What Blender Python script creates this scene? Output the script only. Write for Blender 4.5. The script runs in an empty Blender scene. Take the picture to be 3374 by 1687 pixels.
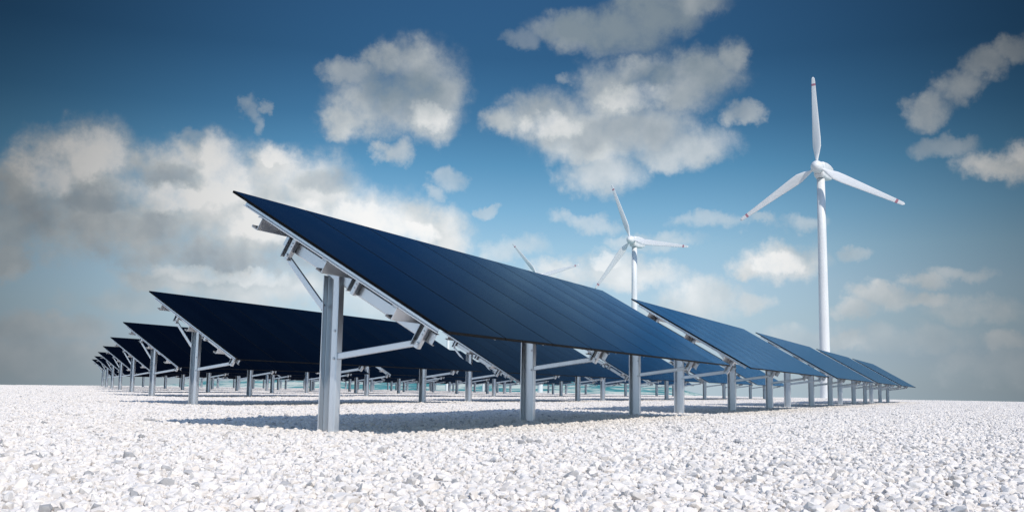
import bpy, bmesh, math, random
import numpy as np
from mathutils import Vector, Matrix
R = math.radians
SC = bpy.context.scene
SC.cycles.use_denoising = True
SC.cycles.max_bounces = 6; SC.cycles.diffuse_bounces = 3; SC.cycles.glossy_bounces = 1

# ------------------------------------------------------------------ camera
CAM = Vector((-10.8737, -5.9989, 0.6537))
YAW, PITCH, ROLL = 1.1287, 0.1299, 0.017
def make_camera():
    fwd = Vector((math.sin(YAW)*math.cos(PITCH), math.cos(YAW)*math.cos(PITCH), math.sin(PITCH)))
    right = Vector((math.cos(YAW), -math.sin(YAW), 0)); up = right.cross(fwd)
    r2 = math.cos(ROLL)*right + math.sin(ROLL)*up
    u2 = -math.sin(ROLL)*right + math.cos(ROLL)*up
    M = Matrix((r2, u2, -fwd)).transposed().to_4x4(); M.translation = CAM
    cd = bpy.data.cameras.new('camera'); cd.sensor_width = 36; cd.lens = 35.571
    cd.clip_start = .05; cd.clip_end = 20000
    co = bpy.data.objects.new('camera', cd); co.matrix_world = M
    SC.collection.objects.link(co); SC.camera = co
make_camera()

# ------------------------------------------------------------------ sun
SUN_AZ, SUN_EL = 213.2, 39.8          # azimuth clockwise from +Y
sd = bpy.data.lights.new('sun', 'SUN'); sd.energy = 3.25; sd.angle = R(.5); sd.color = (1, .93, .85)
so = bpy.data.objects.new('sun', sd); SC.collection.objects.link(so)
sdir = Vector((math.sin(R(SUN_AZ))*math.cos(R(SUN_EL)), math.cos(R(SUN_AZ))*math.cos(R(SUN_EL)), math.sin(R(SUN_EL))))
so.rotation_euler = sdir.to_track_quat('Z', 'Y').to_euler(); so.location = (-30, -40, 60)

vs = SC.view_settings
vs.view_transform = 'Standard'; vs.look = 'None'; vs.gamma = 1; vs.exposure = 0.0; vs.use_curve_mapping = False

# ------------------------------------------------------------------ node helper
class NT:
    def __init__(s, t): s.t = t; s.n = t.nodes; s.l = t.links
    def new(s, ty, **kw):
        n = s.n.new(ty)
        for k, v in kw.items(): setattr(n, k, v)
        return n
    def put(s, sock, v):
        if isinstance(v, bpy.types.NodeSocket): s.l.new(v, sock)
        elif v is not None: sock.default_value = v
    def math(s, op, a, b=None, c=None, clamp=False):
        n = s.new('ShaderNodeMath', operation=op, use_clamp=clamp)
        s.put(n.inputs[0], a); s.put(n.inputs[1], b)
        if c is not None: s.put(n.inputs[2], c)
        return n.outputs[0]
    def vmath(s, op, a, b=None, c=None, out=0):
        n = s.new('ShaderNodeVectorMath', operation=op)
        s.put(n.inputs[0], a)
        if b is not None: s.put(n.inputs[1], b)
        if c is not None: s.put(n.inputs[2], c)
        return n.outputs[out]
    def mapr(s, v, a, b, c=0., d=1., mode='LINEAR'):
        n = s.new('ShaderNodeMapRange', interpolation_type=mode); n.clamp = True
        s.put(n.inputs['Value'], v)
        for k, x in (('From Min', a), ('From Max', b), ('To Min', c), ('To Max', d)): s.put(n.inputs[k], x)
        return n.outputs['Result']
    def noise(s, vec, scale, detail=4, rough=.5, out='Fac', dist=0.):
        n = s.new('ShaderNodeTexNoise'); s.put(n.inputs['Vector'], vec)
        n.inputs['Scale'].default_value = scale; n.inputs['Detail'].default_value = detail
        n.inputs['Roughness'].default_value = rough; n.inputs['Distortion'].default_value = dist
        return n.outputs[out]
    def mix(s, f, a, b, blend='MIX'):
        n = s.new('ShaderNodeMix', data_type='RGBA', blend_type=blend); n.clamp_factor = True
        s.put(n.inputs['Factor'], f)
        s.put(n.inputs[6], a if isinstance(a, bpy.types.NodeSocket) else (*a, 1))
        s.put(n.inputs[7], b if isinstance(b, bpy.types.NodeSocket) else (*b, 1))
        return n.outputs[2]
    def ramp(s, f, stops, interp='LINEAR'):
        n = s.new('ShaderNodeValToRGB'); s.put(n.inputs[0], f); cr = n.color_ramp; cr.interpolation = interp
        while len(cr.elements) < len(stops): cr.elements.new(.5)
        for e, (p, c) in zip(cr.elements, stops): e.position = p; e.color = (*c, 1)
        return n.outputs[0]

# ------------------------------------------------------------------ sky
# cloud banks: centre azimuth, centre elevation, half width, half height, all in degrees of sky
DENSE =  [(41.61,11.54,2.04,1.6),(39.54,10.82,1.97,1.72),(38.14,9.55,1.74,1.61),(41.01,9.0,4.4,2.47),(47.16,12.05,1.77,1.41),(45.65,11.08,2.25,1.27),(51.12,11.91,1.95,1.13),(48.43,10.0,5.04,2.58),(44.0,8.3,3.78,1.79),(53.37,10.51,2.64,1.98),(51.52,8.0,5.59,1.97),(55.87,9.08,3.33,1.78),(59.01,8.97,2.48,1.34),(60.62,8.12,1.58,1.01),(47.34,6.91,3.92,1.12),(38.44,10.6,1.11,1.21),(50.09,10.76,3.43,1.52),(60.15,8.78,2.04,1.23),(49.45,6.58,5.47,0.98),(58.86,17.38,2.64,1.74),(57.01,17.83,1.26,0.97),(56.98,15.54,2.72,1.57),(59.28,15.21,2.06,1.32),(60.39,16.57,1.61,1.31),(54.76,14.55,1.34,0.87),(64.12,14.8,1.27,0.71),(66.43,15.16,2.08,1.37),(68.05,14.73,2.99,1.5),(70.79,16.47,2.52,1.79),(71.71,17.98,1.49,0.91),(73.98,17.06,2.94,1.62),(76.01,17.42,1.79,1.33),(77.36,18.42,0.93,0.89),(69.2,13.62,2.74,1.15),(72.16,14.48,2.95,1.36),(68.23,20.17,2.56,0.9),(70.78,19.93,3.0,1.11),(73.08,20.72,2.52,1.06),(74.92,21.28,2.05,0.73),(90.35,11.79,1.46,0.69),(91.93,11.96,1.27,0.92),(79.58,7.2,2.01,0.91),(78.08,6.9,1.07,0.57)]
MID =  [(54.88,17.16,1.69,0.75),(57.98,12.95,0.95,0.8),(77.76,15.3,1.21,0.6),(69.9,12.06,2.5,1.22),(73.97,13.57,3.36,1.32),(75.31,13.1,1.78,0.75),(73.52,12.7,1.35,0.66),(87.48,14.88,1.18,0.94),(88.89,15.77,1.28,0.93),(90.28,16.82,1.25,0.83),(91.72,17.54,0.89,0.66),(46.8,5.48,3.48,0.81),(49.94,5.3,4.22,1.09),(53.8,5.45,3.92,1.1),(44.98,5.39,1.6,0.63),(58.43,6.04,2.68,0.89),(70.15,6.92,2.36,1.01),(67.9,6.45,2.03,0.67),(72.16,6.48,2.23,0.78),(75.47,5.15,2.4,1.15),(77.84,4.93,1.28,0.55),(73.93,4.26,1.98,0.66),(84.98,4.98,1.63,0.72),(87.27,5.88,1.06,0.54),(87.04,4.84,1.55,0.46),(90.61,2.65,1.27,0.52),(83.01,2.66,1.21,0.47),(83.25,4.25,1.22,0.53),(39.02,2.52,1.64,0.91),(41.06,2.6,2.07,0.78),(39.12,1.11,2.91,1.0),(42.3,1.2,2.87,0.82),(38.26,7.94,1.46,1.81),(38.23,5.92,1.09,1.01)]
FAINT =  [(49.57,14.72,0.6,0.77),(49.93,14.0,0.47,0.64),(50.31,15.1,0.35,0.43),(61.21,11.61,1.1,0.67),(65.43,19.52,1.17,0.54),(67.44,17.26,0.51,0.39),(46.56,13.28,0.83,0.47),(60.32,10.8,0.68,0.49),(80.68,9.35,1.48,0.56),(78.66,9.51,0.64,0.31),(63.3,9.98,0.59,0.31),(88.43,6.26,1.9,0.45),(83.34,7.45,1.02,0.43),(64.94,7.76,1.82,0.68),(89.3,4.39,2.43,0.82),(86.39,2.77,3.1,0.83),(80.34,2.76,3.33,0.86),(90.11,1.35,2.74,1.0),(76.16,9.34,2.41,0.53),(73.5,8.26,2.44,0.53),(43.46,4.16,2.74,0.84),(56.04,4.41,4.4,0.89),(69.01,9.38,2.04,0.54),(88.29,12.87,1.55,0.61),(71.72,8.49,1.34,0.45)]
SHADE =  [(48.6,6.65,6.05,1.04),(43.84,7.55,3.37,1.26),(38.66,7.57,2.02,2.22),(45.67,10.86,1.43,0.51),(41.75,9.48,2.9,0.62),(58.33,16.27,1.83,1.09),(71.03,14.27,2.96,0.88),(72.85,17.63,1.14,0.48),(71.01,20.14,3.69,1.07),(54.22,11.44,1.33,0.48)]
BRIGHT =  [(47.88,12.33,1.26,1.18),(41.79,11.77,1.75,1.24),(39.55,10.71,1.5,1.22),(51.3,12.54,1.09,0.43),(45.12,9.76,2.23,0.85),(48.38,10.86,1.69,1.51),(52.34,8.92,3.26,1.32),(59.74,15.01,1.38,0.66),(67.13,14.73,1.84,0.66),(71.71,16.46,2.06,0.87),(79.58,7.2,1.27,0.57),(70.15,7.37,1.12,0.49),(55.87,9.08,2.22,1.11),(59.25,8.53,1.35,0.67),(91.67,12.38,1.1,0.6),(47.4,5.83,2.47,0.47),(50.34,5.75,1.91,0.44)]
def build_world():
    w = bpy.data.worlds.new('World'); SC.world = w; w.use_nodes = True
    w.node_tree.nodes.clear(); T = NT(w.node_tree)
    gen = T.new('ShaderNodeTexCoord').outputs['Generated']
    dirv = T.vmath('NORMALIZE', gen)
    sx = T.new('ShaderNodeSeparateXYZ'); T.put(sx.inputs[0], dirv)
    x, y, z = sx.outputs
    az = T.math('MULTIPLY', T.math('ARCTAN2', x, y), 57.29578)
    el = T.math('MULTIPLY', T.math('ARCSINE', z), 57.29578)
    # the clear sky; look never lower than the skyline
    elc = T.math('MAXIMUM', z, .004)
    cx = T.new('ShaderNodeCombineXYZ'); T.put(cx.inputs[0], x); T.put(cx.inputs[1], y); T.put(cx.inputs[2], elc)
    sky = T.new('ShaderNodeTexSky', sky_type='NISHITA'); sky.sun_disc = False
    sky.sun_elevation = R(SUN_EL); sky.sun_rotation = R(SUN_AZ)
    sky.altitude = 600; sky.air_density = 1.0; sky.dust_density = .25; sky.ozone_density = 2.0
    T.put(sky.inputs['Vector'], T.vmath('NORMALIZE', cx.outputs[0]))
    tint = T.ramp(T.mapr(el, 0, 40), SKY_TINT)
    skyc = T.mix(1, sky.outputs[0], tint, 'MULTIPLY')
    # clouds
    wv = T.noise(dirv, 11, 5, .6, 'Color'); 
    wv2 = T.noise(dirv, 50, 6, .65, 'Color')
    cc = T.new('ShaderNodeCombineXYZ'); T.put(cc.inputs[0], az); T.put(cc.inputs[1], el)
    ae = cc.outputs[0]
    ae = T.vmath('MULTIPLY_ADD', T.vmath('SUBTRACT', wv, (.5, .5, .5)), (2.6, 1.9, 0), ae)
    ae = T.vmath('MULTIPLY_ADD', T.vmath('SUBTRACT', wv2, (.5, .5, .5)), (1.7, 1.4, 0), ae)
    sep = T.new('ShaderNodeSeparateXYZ'); T.put(sep.inputs[0], ae)
    c2 = T.new('ShaderNodeCombineXYZ'); T.put(c2.inputs[0], sep.outputs[0]); T.put(c2.inputs[1], sep.outputs[1])
    ae = c2.outputs[0]
    def field(L, sm=.35):
        f = None
        for a, e, rx, ry in L:
            v = T.vmath('MULTIPLY_ADD', ae, (1/rx, 1/ry, 0), (-a/rx, -e/ry, 0))
            d = T.vmath('DOT_PRODUCT', v, v, out='Value')
            f = d if f is None else T.math('SMOOTH_MIN', f, d, sm)
        return f
    n1 = T.noise(dirv, 22, 10, .62)
    r1 = T.noise(dirv, 14, 5, .48)
    r2 = T.noise(T.vmath('ADD', dirv, (.010, -.006, .018)), 14, 5, .48)
    nb = T.noise(dirv, 9, 3, .5)
    nz = T.math('SUBTRACT', n1, .5)
    def alpha(F, lo, hi, amp):
        d = T.math('SUBTRACT', 1., F)
        d = T.math('MULTIPLY_ADD', nz, amp, d)
        return T.mapr(d, lo, hi, 0, 1, 'SMOOTHSTEP')
    Fd = field(DENSE); ad = T.math('POWER', alpha(Fd, -1.2, 1.15, 3.1), 1.3)
    am = T.math('MULTIPLY', alpha(field(MID), -.7, 1.0, 2.6), .80)
    af = T.math('MULTIPLY', alpha(field(FAINT), -.5, 1.1, 3.2), .50)
    # unseen cloud added outside the stretch listed above, brightened to fill the shadows
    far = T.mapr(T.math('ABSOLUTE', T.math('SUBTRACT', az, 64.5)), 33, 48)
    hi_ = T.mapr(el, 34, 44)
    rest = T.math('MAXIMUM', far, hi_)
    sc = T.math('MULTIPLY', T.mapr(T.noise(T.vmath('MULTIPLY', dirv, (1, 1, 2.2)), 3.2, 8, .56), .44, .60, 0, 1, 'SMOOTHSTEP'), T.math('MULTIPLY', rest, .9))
    sc_fill = T.math('MULTIPLY', rest, 2.7)  # extra brightness added to the unseen cloud as shadow fill
    a = T.math('MAXIMUM', T.math('MAXIMUM', ad, am), T.math('MAXIMUM', af, sc))
    # light and shade in the cloud
    sh = T.math('SUBTRACT', 1., field(SHADE, .5)); sh = T.mapr(T.math('MULTIPLY_ADD', nz, 3.2, sh), -1.7, 1.5, 0, 1, 'SMOOTHSTEP')
    br = T.math('SUBTRACT', 1., field(BRIGHT, .4)); br = T.mapr(T.math('MULTIPLY_ADD', nz, 1.6, br), -.4, .9, 0, 1, 'SMOOTHSTEP')
    rel = T.math('MULTIPLY', T.math('SUBTRACT', r1, r2), 1.3)
    b = T.math('ADD', .68, rel)
    b = T.math('MULTIPLY_ADD', nz, .24, b)
    b = T.math('MULTIPLY_ADD', T.math('SUBTRACT', nb, .5), .15, b)
    b = T.math('MULTIPLY_ADD', sh, -.40, b)
    b = T.math('MULTIPLY_ADD', br, .38, b)
    b = T.math('MULTIPLY_ADD', T.mapr(el, 12, 18), -.46, b)
    b = T.math('ADD', b, .04)
    b = T.mapr(b, 0, 1)
    cloud = T.ramp(b, [(0, (2.9, 3.7, 4.4)), (.3, (4.3, 4.95, 5.5)), (.6, (6.2, 6.7, 6.95)), (1, (9.3, 9.35, 9.3))])
    cloud = T.vmath('ADD', cloud, T.mul((.7, 1.05, 1.5), sc_fill))
    cloud = T.mul(cloud, T.mapr(el, 11, 19, 1.0, .72))
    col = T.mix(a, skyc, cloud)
    # haze along the skyline
    hz = T.mapr(el, -1, 6, .62, 0, 'SMOOTHSTEP')
    col = T.mix(hz, col, HAZE)
    # vignette put into the sky colour, fading out again beyond the view
    dv = T.math('SUBTRACT', az, 66); d2 = T.math('MULTIPLY', dv, dv); e2 = T.math('MAXIMUM', T.math('SUBTRACT', el, 10), 0); e2 = T.math('MULTIPLY', e2, e2)
    q = T.math('SQRT', T.math('MULTIPLY_ADD', e2, 1.0, d2))
    away = T.math('MAXIMUM', T.mapr(q, 44, 60), T.mapr(el, 34, 44))
    q = T.mapr(q, 8, 35, 1.0, .28, 'SMOOTHSTEP')
    q = T.math('MULTIPLY_ADD', T.math('SUBTRACT', 1.0, q), away, q)
    col = T.mul(col, q)
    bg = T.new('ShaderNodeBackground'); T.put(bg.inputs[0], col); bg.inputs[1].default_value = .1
    out = T.new('ShaderNodeOutputWorld'); T.l.new(bg.outputs[0], out.inputs[0])
    w.cycles.sampling_method = 'MANUAL'; w.cycles.sample_map_resolution = 1024
def _scale(s, col, f):
    n = s.new('ShaderNodeVectorMath', operation='SCALE'); s.put(n.inputs[0], col); s.put(n.inputs['Scale'], f)
    return n.outputs[0]
NT.mul = _scale
SKY_TINT = [(0.0, (0.65, 0.78, 1.12)), (0.05, (0.70, 0.76, 1.0)), (0.1, (0.85, 0.87, 0.95)), (0.15, (0.97, 0.98, 0.99)), (0.2, (0.93, 1.03, 1.0)), (0.25, (0.70, 0.95, 0.97)), (0.3125, (0.43, 0.76, 0.83)), (0.375, (0.28, 0.56, 0.66)), (0.4625, (0.195, 0.418, 0.53)), (.65, (.25, .5, .65)), (.82, (.3, .52, .7)), (1, (1.1, 1.5, 2.1))]  # last stop: upper dome, out of view, brightened and blued to fill shadows
HAZE = (3.75, 5.05, 6.1)
build_world()

# ------------------------------------------------------------------ materials
def mat(name, col, rough=.5, metal=0., spec=.5):
    m = bpy.data.materials.new(name); m.use_nodes = True
    T = NT(m.node_tree); b = m.node_tree.nodes['Principled BSDF']
    b.inputs['Base Color'].default_value = (*col, 1); b.inputs['Roughness'].default_value = rough
    b.inputs['Metallic'].default_value = metal; b.inputs['Specular IOR Level'].default_value = spec
    return m, T, b
def metal_mat(name, col, rough, metal):
    m, T, b = mat(name, col, rough, metal)
    o = T.new('ShaderNodeTexCoord').outputs['Object']
    n = T.noise(T.vmath('MULTIPLY', o, (1, 1, .35)), 7, 1.5, .5)
    dark = tuple(c*.93 for c in col)
    T.put(b.inputs['Base Color'], T.mix(T.mapr(n, .35, .65, .5, 1), dark, col))
    T.put(b.inputs['Roughness'], T.mapr(n, .3, .7, rough-.03, rough+.04))
    return m
STEEL = metal_mat('galvanised_steel', (.82, .855, .90), .32, .82)
ALU = metal_mat('brushed_aluminium', (.76, .81, .87), .28, .85)
def glass_mat():
    """near black cells behind blue coated glass: the coating's reflection grows steeply toward grazing angles"""
    m, T, b = mat('dark_blue_module_glass', (.0005, .0010, .0026), .5, 0, .0)
    nt = m.node_tree
    o = T.new('ShaderNodeTexCoord').outputs['Object']
    info = T.new('ShaderNodeObjectInfo').outputs['Random']
    n2 = T.noise(T.vmath('MULTIPLY', o, (1, .5, .5)), 1.3, 4, .5)
    geo = T.new('ShaderNodeNewGeometry')
    c = T.math('ABSOLUTE', T.vmath('DOT_PRODUCT', geo.outputs['Normal'], geo.outputs['Incoming'], out='Value'))
    f = T.math('MULTIPLY_ADD', T.math('POWER', T.math('SUBTRACT', 1., c), 11.), 2.6, .001)
    f = T.math('MULTIPLY', f, T.mapr(info, 0, 1, .93, 1.07)); f = T.math('MINIMUM', f, .92)
    gl = T.new('ShaderNodeBsdfGlossy'); gl.distribution = 'GGX'
    gl.inputs['Color'].default_value = (.38, .62, .86, 1); T.put(gl.inputs['Roughness'], T.mapr(n2, .3, .7, .17, .24))
    mx = T.new('ShaderNodeMixShader'); T.put(mx.inputs[0], f); T.l.new(b.outputs[0], mx.inputs[1]); T.l.new(gl.outputs[0], mx.inputs[2])
    T.l.new(mx.outputs[0], nt.nodes['Material Output'].inputs[0])
    return m
GLASS = glass_mat()
EDGE, _, _ = mat('black_module_edge', (.0015, .0017, .0022), .6, 0, .15)
BOLT, _, _ = mat('zinc_bolt', (.62, .65, .68), .28, .9)
def turbine_mat():
    m, T, b = mat('white_turbine_paint', (.80, .81, .82), .38)
    o = T.new('ShaderNodeTexCoord').outputs['Object']
    n = T.noise(T.vmath('MULTIPLY', o, (1, 1, .12)), 1.6, 5, .6)
    T.put(b.inputs['Base Color'], T.mix(T.mapr(n, .4, .75), (.82, .83, .84), (.72, .73, .74)))
    return m
WHITE = turbine_mat()
RED, _, _ = mat('red_warning_band', (.45, .20, .25), .5)
def gravel_mat(name, islands):
    m, T, b = mat(name, (.8, .79, .77), .85, 0, .25)
    o = T.new('ShaderNodeTexCoord').outputs['Object']
    n = T.noise(o, 26, 2, .5)
    base = T.mix(T.mapr(n, .3, .7), (.79, .745, .70), (.88, .84, .79))
    if islands:
        r = T.new('ShaderNodeNewGeometry').outputs['Random Per Island']
        t = T.ramp(r, [(0, (.92, .93, .95)), (.10, (.97, .97, .97)), (.5, (1, 1, 1)), (.86, (1, .98, .955)), (.93, (.90, .88, .86)), (.965, (.62, .64, .67)), (1, (.45, .47, .50))])
        base = T.mix(1, base, t, 'MULTIPLY')
    T.put(b.inputs['Base Color'], base)
    bp = T.new('ShaderNodeBump'); bp.inputs['Strength'].default_value = .15; bp.inputs['Distance'].default_value = .01
    T.put(bp.inputs['Height'], T.noise(o, 60, 2, .5)); T.put(b.inputs['Normal'], bp.outputs[0])
    return m
STONE = gravel_mat('white_crushed_stone', True)
BED = gravel_mat('stone_dust_bed', False)
def hill_mat():
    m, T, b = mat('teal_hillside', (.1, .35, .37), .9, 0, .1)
    o = T.new('ShaderNodeTexCoord').outputs['Object']
    v = T.vmath('MULTIPLY', o, (1, 1, 16))
    s = T.noise(v, .03, 6, .62, dist=1.0)
    g = T.noise(v, .06, 6, .7)
    f = T.math('MULTIPLY_ADD', T.math('SUBTRACT', g, .5), .5, s)
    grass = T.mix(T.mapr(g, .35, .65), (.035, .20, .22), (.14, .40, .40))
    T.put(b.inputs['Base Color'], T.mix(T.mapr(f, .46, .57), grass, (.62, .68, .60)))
    return m
HILLM = hill_mat()

# ------------------------------------------------------------------ mesh helpers
def link(name, me, parent=None, loc=(0, 0, 0), rot=None):
    o = bpy.data.objects.new(name, me); SC.collection.objects.link(o); o.location = loc
    if parent: o.parent = parent
    if rot: o.rotation_euler = rot
    return o
def finish(bm, name, mats, smooth=False):
    bmesh.ops.recalc_face_normals(bm, faces=bm.faces)
    me = bpy.data.meshes.new(name); bm.to_mesh(me); bm.free()
    for m in mats: me.materials.append(m)
    if smooth:
        for p in me.polygons: p.use_smooth = True
    return me
def strip(pts, t, bend=.012, seg=3):
    """closed outline of a folded sheet: centre line pts with rounded bends, thickness t"""
    P = [Vector(p) for p in pts]; path = [P[0]]
    for i in range(1, len(P)-1):
        a = (P[i-1]-P[i]).normalized(); b = (P[i+1]-P[i]).normalized()
        A = P[i]+a*bend; B = P[i]+b*bend
        for k in range(seg+1):
            u = k/seg; path.append(A*(1-u)**2+P[i]*2*u*(1-u)+B*u*u)
    path.append(P[-1]); L, Rr = [], []
    for i, p in enumerate(path):
        d = (path[min(i+1, len(path)-1)]-path[max(i-1, 0)]).normalized(); n = Vector((-d.y, d.x))
        L.append(p+n*t/2); Rr.append(p-n*t/2)
    return L, Rr
def extrude(bm, LR, frame, a, b, mi=0):
    """sweep the folded-sheet outline from a to b; frame(u, v, w) -> point"""
    L, Rr = LR; n = len(L)
    V = [[bm.verts.new(frame(p.x, p.y, w)) for p in side] for w in (a, b) for side in (L, Rr)]
    La, Ra, Lb, Rb = V; F = []
    for i in range(n-1):
        F += [(La[i], La[i+1], Lb[i+1], Lb[i]), (Ra[i], Rb[i], Rb[i+1], Ra[i+1]),
              (La[i], Ra[i], Ra[i+1], La[i+1]), (Lb[i], Lb[i+1], Rb[i+1], Rb[i])]
    F += [(La[0], Lb[0], Rb[0], Ra[0]), (La[-1], Ra[-1], Rb[-1], Lb[-1])]
    for f in F: bm.faces.new(f).material_index = mi
def box(bm, frame, u0, u1, v0, v1, w0, w1, mi=0):
    c = [bm.verts.new(frame(u, v, w)) for w in (w0, w1) for v in (v0, v1) for u in (u0, u1)]
    for q in ((0, 1, 3, 2), (4, 6, 7, 5), (0, 4, 5, 1), (2, 3, 7, 6), (0, 2, 6, 4), (1, 5, 7, 3)):
        bm.faces.new([c[i] for i in q]).material_index = mi
def lathe(bm, frame, prof, seg=24, mi=0, cap=True):
    """prof: list of (radius, along)"""
    rings = [[bm.verts.new(frame(r*math.cos(2*math.pi*k/seg), r*math.sin(2*math.pi*k/seg), h)) for k in range(seg)] for r, h in prof]
    for a, b in zip(rings, rings[1:]):
        for k in range(seg): bm.faces.new((a[k], a[(k+1) % seg], b[(k+1) % seg], b[k])).material_index = mi
    if cap: bm.faces.new(rings[0]).material_index = mi; bm.faces.new(rings[-1]).material_index = mi

# ------------------------------------------------------------------ ground
def az_interp(a, tab):
    a = (a+180) % 360-180
    for (a0, v0), (a1, v1) in zip(tab, tab[1:]):
        if a0 <= a <= a1:
            u = (a-a0)/(a1-a0); return v0+(v1-v0)*u
    return tab[0][1]
EDGE_TAB = [(-180, 60), (0, 110), (30, 140), (38, 142), (50, 190), (58, 185), (66, 170), (76, 158), (85, 148), (95, 146), (130, 120), (180, 60)]
def plateau_radius(az): return az_interp(az, EDGE_TAB)+2.0*math.sin(R(az)*17)+1.2*math.sin(R(az)*41)
def ground_z(d, rad):
    if d <= rad: return -.03
    q = d-rad
    return -.03-min(q, 8)*.12-max(0, min(q-8, 120))*.03-max(0, q-128)*.0085
def build_ground():
    bm = bmesh.new(); N = 360; rings = []
    fr = [0.02, .1, .3, .6, .85, 1.0]; out = [3, 8, 30, 80, 128, 400, 1000, 2500, 5500]
    for j in range(len(fr)+len(out)):
        ring = []
        for i in range(N):
            a = i*360/N; rad = plateau_radius(a)
            d = rad*fr[j] if j < len(fr) else rad+out[j-len(fr)]
            ring.append(bm.verts.new((CAM.x+d*math.sin(R(a)), CAM.y+d*math.cos(R(a)), ground_z(d, rad))))
        rings.append(ring)
    bm.faces.new(rings[0])
    for j, (p, q) in enumerate(zip(rings, rings[1:])):
        for i in range(N): bm.faces.new((p[i], p[(i+1) % N], q[(i+1) % N], q[i])).material_index = 1 if j >= len(fr)+1 else 0
    o = link('ground', finish(bm, 'ground', [BED, HILLM], True)); o['kind'] = 'structure'
build_ground()
def build_hill():
    prof = [(41, -1.4), (44, -.6), (45.7, -.2), (48, .12), (50.5, .28), (54, .5), (58, .62), (62, .58), (66, .62), (69, .5), (71, .38), (73.3, .24), (74.5, 0), (75.5, -.25), (78, -.8), (82, -1.5)]
    bm = bmesh.new(); G = []; rnd = random.Random(4)
    ph = [rnd.uniform(0, 6.28) for _ in range(6)]
    for j in range(25):
        v = j/24; row = []
        for i in range(165):
            a = 41+i*.25
            e = prof[0][1]
            for (a0, v0), (a1, v1) in zip(prof, prof[1:]):
                if a0 <= a <= a1: e = v0+(v1-v0)*(a-a0)/(a1-a0)
            d = 420+v*560; top = CAM.z+700*math.tan(R(e))
            k = math.sin(min(1, v*1.0)*math.pi)**1.2
            z = -9+(top+9)*k+k*(.5*math.sin(a*.9+v*5+ph[0])+.25*math.sin(a*2.7+v*9+ph[1]))
            row.append(bm.verts.new((CAM.x+d*math.sin(R(a)), CAM.y+d*math.cos(R(a)), z)))
        G.append(row)
    for p, q in zip(G, G[1:]):
        for i in range(len(p)-1): bm.faces.new((p[i], p[i+1], q[i+1], q[i]))
    o = link('hill', finish(bm, 'hill', [HILLM], True)); o['kind'] = 'structure'
build_hill()

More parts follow.
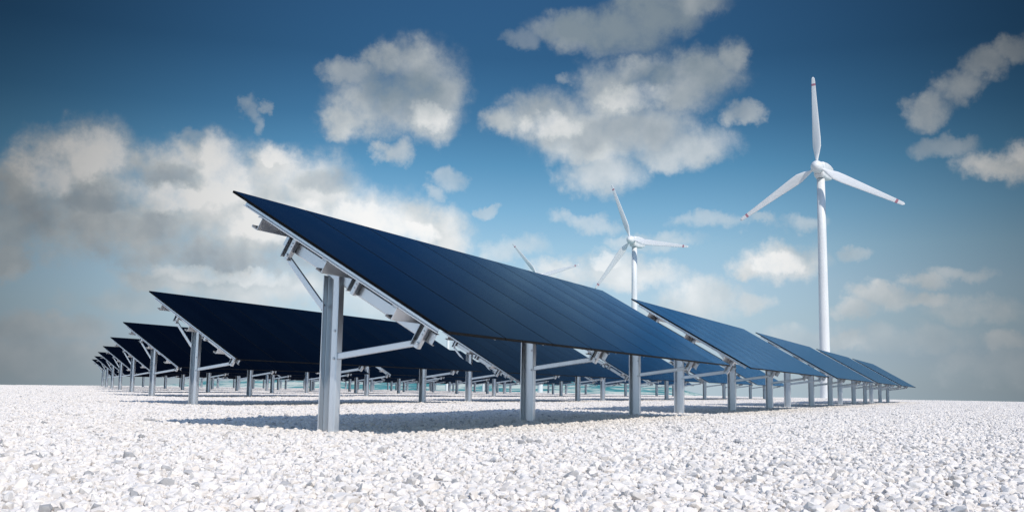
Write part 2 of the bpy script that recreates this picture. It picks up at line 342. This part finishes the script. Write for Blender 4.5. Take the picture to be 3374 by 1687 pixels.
# ------------------------------------------------------------------ gravel (one object, stones as instances)
TILE = 2.0
def gravel_nodes():
    g = bpy.data.node_groups.new('gravel_bed', 'GeometryNodeTree')
    g.interface.new_socket('Geometry', in_out='INPUT', socket_type='NodeSocketGeometry')
    g.interface.new_socket('Geometry', in_out='OUTPUT', socket_type='NodeSocketGeometry')
    N, L = g.nodes, g.links
    def nn(ty, **kw):
        n = N.new(ty)
        for k, v in kw.items(): setattr(n, k, v)
        return n
    def rnd(ty, lo, hi, seed):
        n = nn('FunctionNodeRandomValue', data_type=ty)
        idx = {'FLOAT_VECTOR': (0, 1, 0), 'FLOAT': (2, 3, 1), 'INT': (4, 5, 2)}[ty]
        n.inputs[idx[0]].default_value = lo; n.inputs[idx[1]].default_value = hi
        n.inputs['Seed'].default_value = seed
        return n.outputs[idx[2]]
    gi = nn('NodeGroupInput'); go = nn('NodeGroupOutput')
    rocks = nn('GeometryNodeJoinGeometry')
    for j in range(9):
        ico = nn('GeometryNodeMeshIcoSphere'); ico.inputs['Radius'].default_value = .62; ico.inputs['Subdivisions'].default_value = 2
        sp = nn('GeometryNodeSetPosition'); L.new(ico.outputs['Mesh'], sp.inputs['Geometry'])
        L.new(rnd('FLOAT_VECTOR', (-.55, -.55, -.55), (.55, .55, .55), 11+j), sp.inputs['Offset'])
        ch = nn('GeometryNodeConvexHull'); L.new(sp.outputs[0], ch.inputs[0])
        tr = nn('GeometryNodeTransform'); L.new(ch.outputs[0], tr.inputs['Geometry'])
        tr.inputs['Scale'].default_value = [(1.15, .85, .8), (1, 1, .75), (1.2, .8, .85), (.9, .9, .9), (1.1, .8, .75), (1.0, .9, .8), (1.25, .8, .75), (.95, .85, .9), (1.1, 1, .65)][j]
        sm = nn('GeometryNodeSetShadeSmooth'); sm.inputs['Shade Smooth'].default_value = False; L.new(tr.outputs[0], sm.inputs[0])
        gt = nn('GeometryNodeGeometryToInstance'); L.new(sm.outputs[0], gt.inputs[0]); L.new(gt.outputs[0], rocks.inputs[0])
    tiles = nn('GeometryNodeJoinGeometry')
    for i in range(6):
        parts = nn('GeometryNodeJoinGeometry')
        for (dens, smin, smax, zlo, zhi, seed) in ((460, .018, .030, -.030, .010, 1), (110, .028, .046, -.030, .020, 2), (12, .042, .058, -.01, .022, 4), (260, .010, .020, -.012, .006, 3)):
            gr = nn('GeometryNodeMeshGrid')
            for k, v in (('Size X', TILE), ('Size Y', TILE), ('Vertices X', 2), ('Vertices Y', 2)): gr.inputs[k].default_value = v
            dp = nn('GeometryNodeDistributePointsOnFaces', distribute_method='RANDOM'); L.new(gr.outputs['Mesh'], dp.inputs['Mesh'])
            dp.inputs['Density'].default_value = dens; dp.inputs['Seed'].default_value = seed*100+i
            sp = nn('GeometryNodeSetPosition'); L.new(dp.outputs['Points'], sp.inputs['Geometry'])
            L.new(rnd('FLOAT_VECTOR', (0, 0, zlo), (0, 0, zhi), seed*7+i), sp.inputs['Offset'])
            ip = nn('GeometryNodeInstanceOnPoints'); L.new(sp.outputs[0], ip.inputs['Points']); L.new(rocks.outputs[0], ip.inputs['Instance'])
            ip.inputs['Pick Instance'].default_value = True
            L.new(rnd('INT', 0, 8, seed*13+i), ip.inputs['Instance Index'])
            L.new(rnd('FLOAT_VECTOR', (-.45, -.45, -3.14), (.45, .45, 3.14), seed*17+i), ip.inputs['Rotation'])
            L.new(rnd('FLOAT', smin, smax, seed*19+i), ip.inputs['Scale'])
            L.new(ip.outputs[0], parts.inputs[0])
        rz = nn('GeometryNodeRealizeInstances'); L.new(parts.outputs[0], rz.inputs[0])
        gt = nn('GeometryNodeGeometryToInstance'); L.new(rz.outputs[0], gt.inputs[0]); L.new(gt.outputs[0], tiles.inputs[0])
    ip = nn('GeometryNodeInstanceOnPoints'); L.new(gi.outputs[0], ip.inputs['Points']); L.new(tiles.outputs[0], ip.inputs['Instance'])
    ip.inputs['Pick Instance'].default_value = True; L.new(rnd('INT', 0, 5, 3), ip.inputs['Instance Index'])
    ri = rnd('INT', 0, 3, 5); mu = nn('ShaderNodeMath', operation='MULTIPLY'); L.new(ri, mu.inputs[0]); mu.inputs[1].default_value = math.pi/2
    cx = nn('ShaderNodeCombineXYZ'); L.new(mu.outputs[0], cx.inputs[2]); L.new(cx.outputs[0], ip.inputs['Rotation'])
    ms = nn('GeometryNodeSetMaterial'); ms.inputs['Material'].default_value = STONE
    L.new(ip.outputs[0], ms.inputs[0]); L.new(ms.outputs[0], go.inputs[0])
    return g
def build_gravel():
    pts = []; n = 110
    for i in range(-30, n):
        for j in range(-40, n):
            x, y = CAM.x+i*TILE, CAM.y+j*TILE
            d = math.hypot(x-CAM.x, y-CAM.y); a = math.degrees(math.atan2(x-CAM.x, y-CAM.y))
            if d > plateau_radius(a)-.5: continue
            if d > 14 and not (8 < a < 120): continue
            z = .012*math.sin(x*.61+1.3)*math.cos(y*.47)+.008*math.sin(x*.23-y*.31)
            pts.append((x, y, z))
    me = bpy.data.meshes.new('gravel'); me.from_pydata(pts, [], []); me.materials.append(STONE)
    o = link('gravel', me); o['kind'] = 'stuff'; o['label'] = 'white crushed stone gravel covering the whole ground'; o['category'] = 'gravel'
    md = o.modifiers.new('gravel', 'NODES'); md.node_group = gravel_nodes()
build_gravel()

# ------------------------------------------------------------------ solar tables
TH = math.asin(1.9928/4); C_, S_ = math.cos(TH), math.sin(TH)
ZL, MW, SLOPE, PITCH_X = 1.3298, 1.6586, 4.0, 17.3572
ROW = (11.4363, 12.9151)
POSTS = (.784, 7.4224, 14.0582); PY = 2.2672
PURLINS = (3.32, 2.06, .79)
def P(x, s, n): return (x, s*C_+n*S_, ZL+s*S_-n*C_)      # x along the table, s up the slope, n below the glass
T_ = .010
def mesh_module():
    bm = bmesh.new(); g = .009
    def fr(x, s, n): return (x, s*C_+n*S_, s*S_-n*C_)
    box(bm, fr, g, MW-g, 0, SLOPE, .001, .034, 1)
    r = .011
    q = [bm.verts.new(fr(x, s, 0)) for x, s in ((g+r, r), (MW-g-r, r), (MW-g-r, SLOPE-r), (g+r, SLOPE-r))]
    bm.faces.new(q).material_index = 0
    return finish(bm, 'module', [GLASS, EDGE])
def mesh_rail(flip):
    bm = bmesh.new(); s_ = -1 if flip else 1
    lr = strip([(s_*.055, .040), (0, .040), (0, .098), (-s_*.034, .098), (-s_*.034, .084)], .004, .008, 4)
    def fr(u, v, w): return (u, w*C_+v*S_, w*S_-v*C_)
    extrude(bm, lr, fr, .13, 3.72)
    return finish(bm, 'edge_rail', [ALU])
def mesh_purlin():
    bm = bmesh.new()
    lr = strip([(.075, .122), (.075, .106), (0, .106), (0, .280), (.105, .280), (.105, .252)], .008, .012)
    def fr(u, v, w): return (w, u*C_+v*S_, u*S_-v*C_)
    extrude(bm, lr, fr, .0, 9*MW)
    return finish(bm, 'purlin', [STEEL])
def mesh_post():
    bm = bmesh.new()
    lr = strip([(-.064, -.050), (-.064, -.138), (.064, -.138), (.064, .138), (-.058, .138), (-.058, .122)], T_, .020, 4)
    def fr(u, v, w): return (u, v, w)
    extrude(bm, lr, fr, -.25, 2.175)
    return finish(bm, 'post', [STEEL])
def mesh_rafter():
    bm = bmesh.new()
    lr = strip([(.06, .290), (0, .290), (0, .452), (.06, .452)], .008, .014)
    def fr(u, v, w): return (u, w*C_+v*S_, w*S_-v*C_)
    extrude(bm, lr, fr, .52, 3.42)
    return finish(bm, 'rafter', [STEEL])
def disc_bolt(bm, frame, u, v, w, r, h):
    def fr(a, b, c): return frame(u-c, v+a, w+b)
    lathe(bm, fr, [(r*1.5, 0), (r*1.5, h*.25), (r, h*.3), (r, h*.9), (r*.75, h)], 8)
def mesh_cleat(n1, big):
    """short folded channel hanging square to the slope, opening toward -x; local s=0 at the purlin web"""
    bm = bmesh.new()
    lr = strip([(-.045, -.100), (-.045, -.158), (.045, -.158), (.045, -.022), (-.045, -.022), (-.045, -.034)], .008, .012, 3)
    def fr(u, v, w): return (u, v*C_+w*S_, v*S_-w*C_)
    extrude(bm, lr, fr, .125, n1)
    def fr2(u, v, w): return fr(u, v, w)
    for w in (.32, .375) if big else (.30, .36): disc_bolt(bm, fr2, -.049, -.128, w, .009, .012)
    if big: disc_bolt(bm, fr2, -.049, -.128, n1-.07, .019, .022)
    return finish(bm, 'cleat', [STEEL])
def mesh_brace(a, b, w=.042, t=.013):
    bm = bmesh.new(); a = Vector(a); b = Vector(b); d = (b-a).normalized(); u = Vector((-d.y, d.x))
    lr = strip([(t, -w), (-t, -w), (-t, w), (t, w)], .008, .008, 3)
    def fr(x, v, s): p = a+d*s+u*v; return (x, p.x, p.y)
    extrude(bm, lr, fr, 0, (b-a).length)
    return finish(bm, 'brace', [STEEL])
def mesh_bolt():
    bm = bmesh.new(); disc_bolt(bm, lambda u, v, w: (u, v, w), 0, 0, 0, .015, .016)
    return finish(bm, 'bolt', [BOLT])
ME = dict(module=mesh_module(), rail=mesh_rail(False), rail_end=mesh_rail(True), purlin=mesh_purlin(), post=mesh_post(), rafter=mesh_rafter(),
          cleat=mesh_cleat(.575, True), cleat_s=mesh_cleat(.46, False), brace_hi=mesh_brace((3.03, 2.42), (2.40, 1.715)), brace_lo=mesh_brace((.86, 1.235), (2.16, 1.045)),
          bolt=mesh_bolt())
def make_table(bolts=True):
    t = bpy.data.objects.new('solar_table', None); t.empty_display_size = .3; SC.collection.objects.link(t)
    for i in range(9): link('module', ME['module'], t, (i*MW, 0, ZL))
    for i in range(10):
        x = .035 if i == 0 else 9*MW-.035 if i == 9 else i*MW
        link('edge_rail', ME['rail_end' if i == 9 else 'rail'], t, (x, 0, ZL))
    for s in PURLINS: link('purlin', ME['purlin'], t, (0, s*C_, ZL+s*S_))
    for px in POSTS:
        p = link('post', ME['post'], t, (px, PY, 0))
        if bolts:
            for z in (1.40, 1.02): link('bolt', ME['bolt'], p, (-.069, -.100, z))
        r = link('rafter', ME['rafter'], t, (px+.01, 0, ZL))
        for s, k in zip(PURLINS, ('cleat', 'cleat_s', 'cleat')):
            link('cleat', ME[k], r, (-.062, s*C_, s*S_))
        link('brace', ME['brace_hi'], t, (px-.028, 0, 0)); link('brace', ME['brace_lo'], t, (px-.028, 0, 0))
    return t
def children(o): return [c for c in o.children]
def copy_tree(o, parent=None):
    c = o.copy(); SC.collection.objects.link(c)
    if parent: c.parent = parent
    for ch in children(o): copy_tree(ch, c)
    return c
ORD_ROW = ['front row', 'second row back', 'third row back', 'fourth row back', 'fifth row back', 'sixth row back', 'seventh row back', 'eighth and rearmost row']
ORD_TAB = ['left end table', 'second table from the left', 'middle table', 'second table from the right', 'right end table']
LOOK = ['', 'steel blue panels', 'small steel blue panels', 'small pale blue panels', 'tiny pale blue panels']
def build_tables():
    full = make_table(True); plain = None
    for r in range(8):
        for k in range(5):
            if r == 0 and k == 0: t = full
            elif r < 2 or k < 1: t = copy_tree(full)
            elif plain is None: plain = t = make_table(False)
            else: t = copy_tree(plain)
            t.location = (k*PITCH_X+r*ROW[0], r*ROW[1], 0)
            if r == 0 and k == 0: lab = 'large dark blue solar table closest to the camera, left end of the front row'
            else:
                look = LOOK[k] if r == 0 else ('near black navy panels' if k < 2 else 'dark blue panels')
                lab = look+', '+ORD_TAB[k]+' of the '+ORD_ROW[r]
            t['label'] = lab; t['category'] = 'solar table'; t['group'] = 'tilted solar tables standing in rows on the gravel'
build_tables()

# ------------------------------------------------------------------ wind turbines
HUB = 33.4
AX_AZ = 275.8                      # the rotor faces this way
TURB = [(140.69, 15.63, -1.5), (201.09, 64.39, -20.5), (261.5, 113.1, -42), (321.9, 161.9, -65), (382.3, 210.6, -10), (442.7, 259.5, -33)]
def mesh_blade():
    bm = bmesh.new(); rings = []; n = 14
    st = [(.55, .42, .42, 0), (1.1, .40, .36, 4), (2.0, .68, .26, 16), (3.0, 1.02, .20, 14), (4.2, 1.0, .16, 11), (6, .86, .12, 8), (8, .72, .09, 5), (10, .58, .07, 3), (12.0, .46, .05, 1), (12.2, .45, .05, 1), (12.55, .425, .045, 0), (12.7, .415, .045, 0), (13.3, .34, .035, 0), (13.55, .12, .02, 0)]
    for (z, ch, th, tw) in st:
        ring = []
        for k in range(n):
            a = 2*math.pi*k/n; ch2 = ch if z < 1.5 else ch*1.35; u = math.cos(a)*ch2/2 - (0 if z < 1.5 else ch*.12); v = math.sin(a)*th/2*(1 if z < 1.5 else (1-.45*(math.cos(a)+1)/2*1.0))
            t = R(tw+6); ring.append(bm.verts.new((u*math.cos(t)-v*math.sin(t), -(u*math.sin(t)+v*math.cos(t)), z)))
        rings.append(ring)
    for j, (a, b) in enumerate(zip(rings, rings[1:])):
        for k in range(n): bm.faces.new((a[k], a[(k+1) % n], b[(k+1) % n], b[k])).material_index = 1 if j == 9 else 0
    bm.faces.new(rings[0]); bm.faces.new(rings[-1])
    me = finish(bm, 'blade', [WHITE, RED], True)
    return me
def mesh_nacelle():
    # local +y points out of the rotor; sections from front (y=+1) to rear (y=-4.6)
    bm = bmesh.new(); secs = [(1.15, .70, .78, -.95, 0), (.95, .86, .92, -1.30, 0), (-.6, 1.0, 1.02, -1.42, 0), (-2.4, 1.0, 1.05, -1.30, 0), (-3.9, .92, .98, -.95, 0), (-4.5, .78, .82, -.60, 0)]
    rings = []
    for y, hw, top, bot, _ in secs:
        ring = []; c = .34; n = 4
        for (cx, cz, a0) in ((hw-c, top-c, 0), (-(hw-c), top-c, 90), (-(hw*.86-c), bot+c, 180), (hw*.86-c, bot+c, 270)):
            for k in range(n+1):
                a = R(a0+90*k/n); ring.append(bm.verts.new((cx+c*math.cos(a), y, cz+c*math.sin(a))))
        rings.append(ring)
    for a, b in zip(rings, rings[1:]):
        m = len(a)
        for k in range(m): bm.faces.new((a[k], a[(k+1) % m], b[(k+1) % m], b[k]))
    bm.faces.new(rings[0]); bm.faces.new(rings[-1])
    return finish(bm, 'nacelle', [WHITE])
def mesh_hub():
    bm = bmesh.new()
    lathe(bm, lambda a, b, c: (a, c, b), [(.80, 1.18), (.88, 1.45), (.90, 2.0), (.82, 2.45), (.62, 2.85), (.34, 3.1), (.08, 3.2)], 28)
    return finish(bm, 'hub', [WHITE], True)
def mesh_tower():
    bm = bmesh.new(); pr = [(.80, -5.5), (.78, 0), (.775, .9)]
    for h in (8, 16, 24, HUB-1.45): pr.append((.775-(.775-.56)*(h/HUB), h))
    lathe(bm, lambda a, b, c: (a, b, c), pr, 36)
    return finish(bm, 'tower', [WHITE], True)
def build_turbines():
    mt, mn, mh, mb = mesh_tower(), mesh_nacelle(), mesh_hub(), mesh_blade()
    labs = ['tallest white wind turbine at the right, its tower rising behind the right hand solar tables',
            'middle sized white wind turbine rising behind the right corner of the largest solar table',
            'small white wind turbine with only blades showing over the largest table top',
            'white turbine tower foot seen under the panels, right of the other two far tower feet',
            'white turbine tower seen through the gap below the left edge of the largest solar table',
            'farthest white turbine tower foot, a thin sliver beneath the panels at centre']
    for i, (x, y, ph) in enumerate(TURB):
        t = bpy.data.objects.new('wind_turbine', None); SC.collection.objects.link(t); t.location = (x, y, 0); t.rotation_euler = (0, 0, R(-AX_AZ))
        link('tower', mt, t); link('nacelle', mn, t, (0, 0, HUB)); link('hub', mh, t, (0, 0, HUB))
        for k in range(3):
            # seen from the front, +x is to the viewer's left: positive turn about +y leans the blade to +x
            link('blade', mb, t, (0, 1.95, HUB), (0, R(-ph+120*k), 0))
        t['label'] = labs[i]; t['category'] = 'wind turbine'; t['group'] = 'white wind turbines in a line beyond the solar field'
build_turbines()
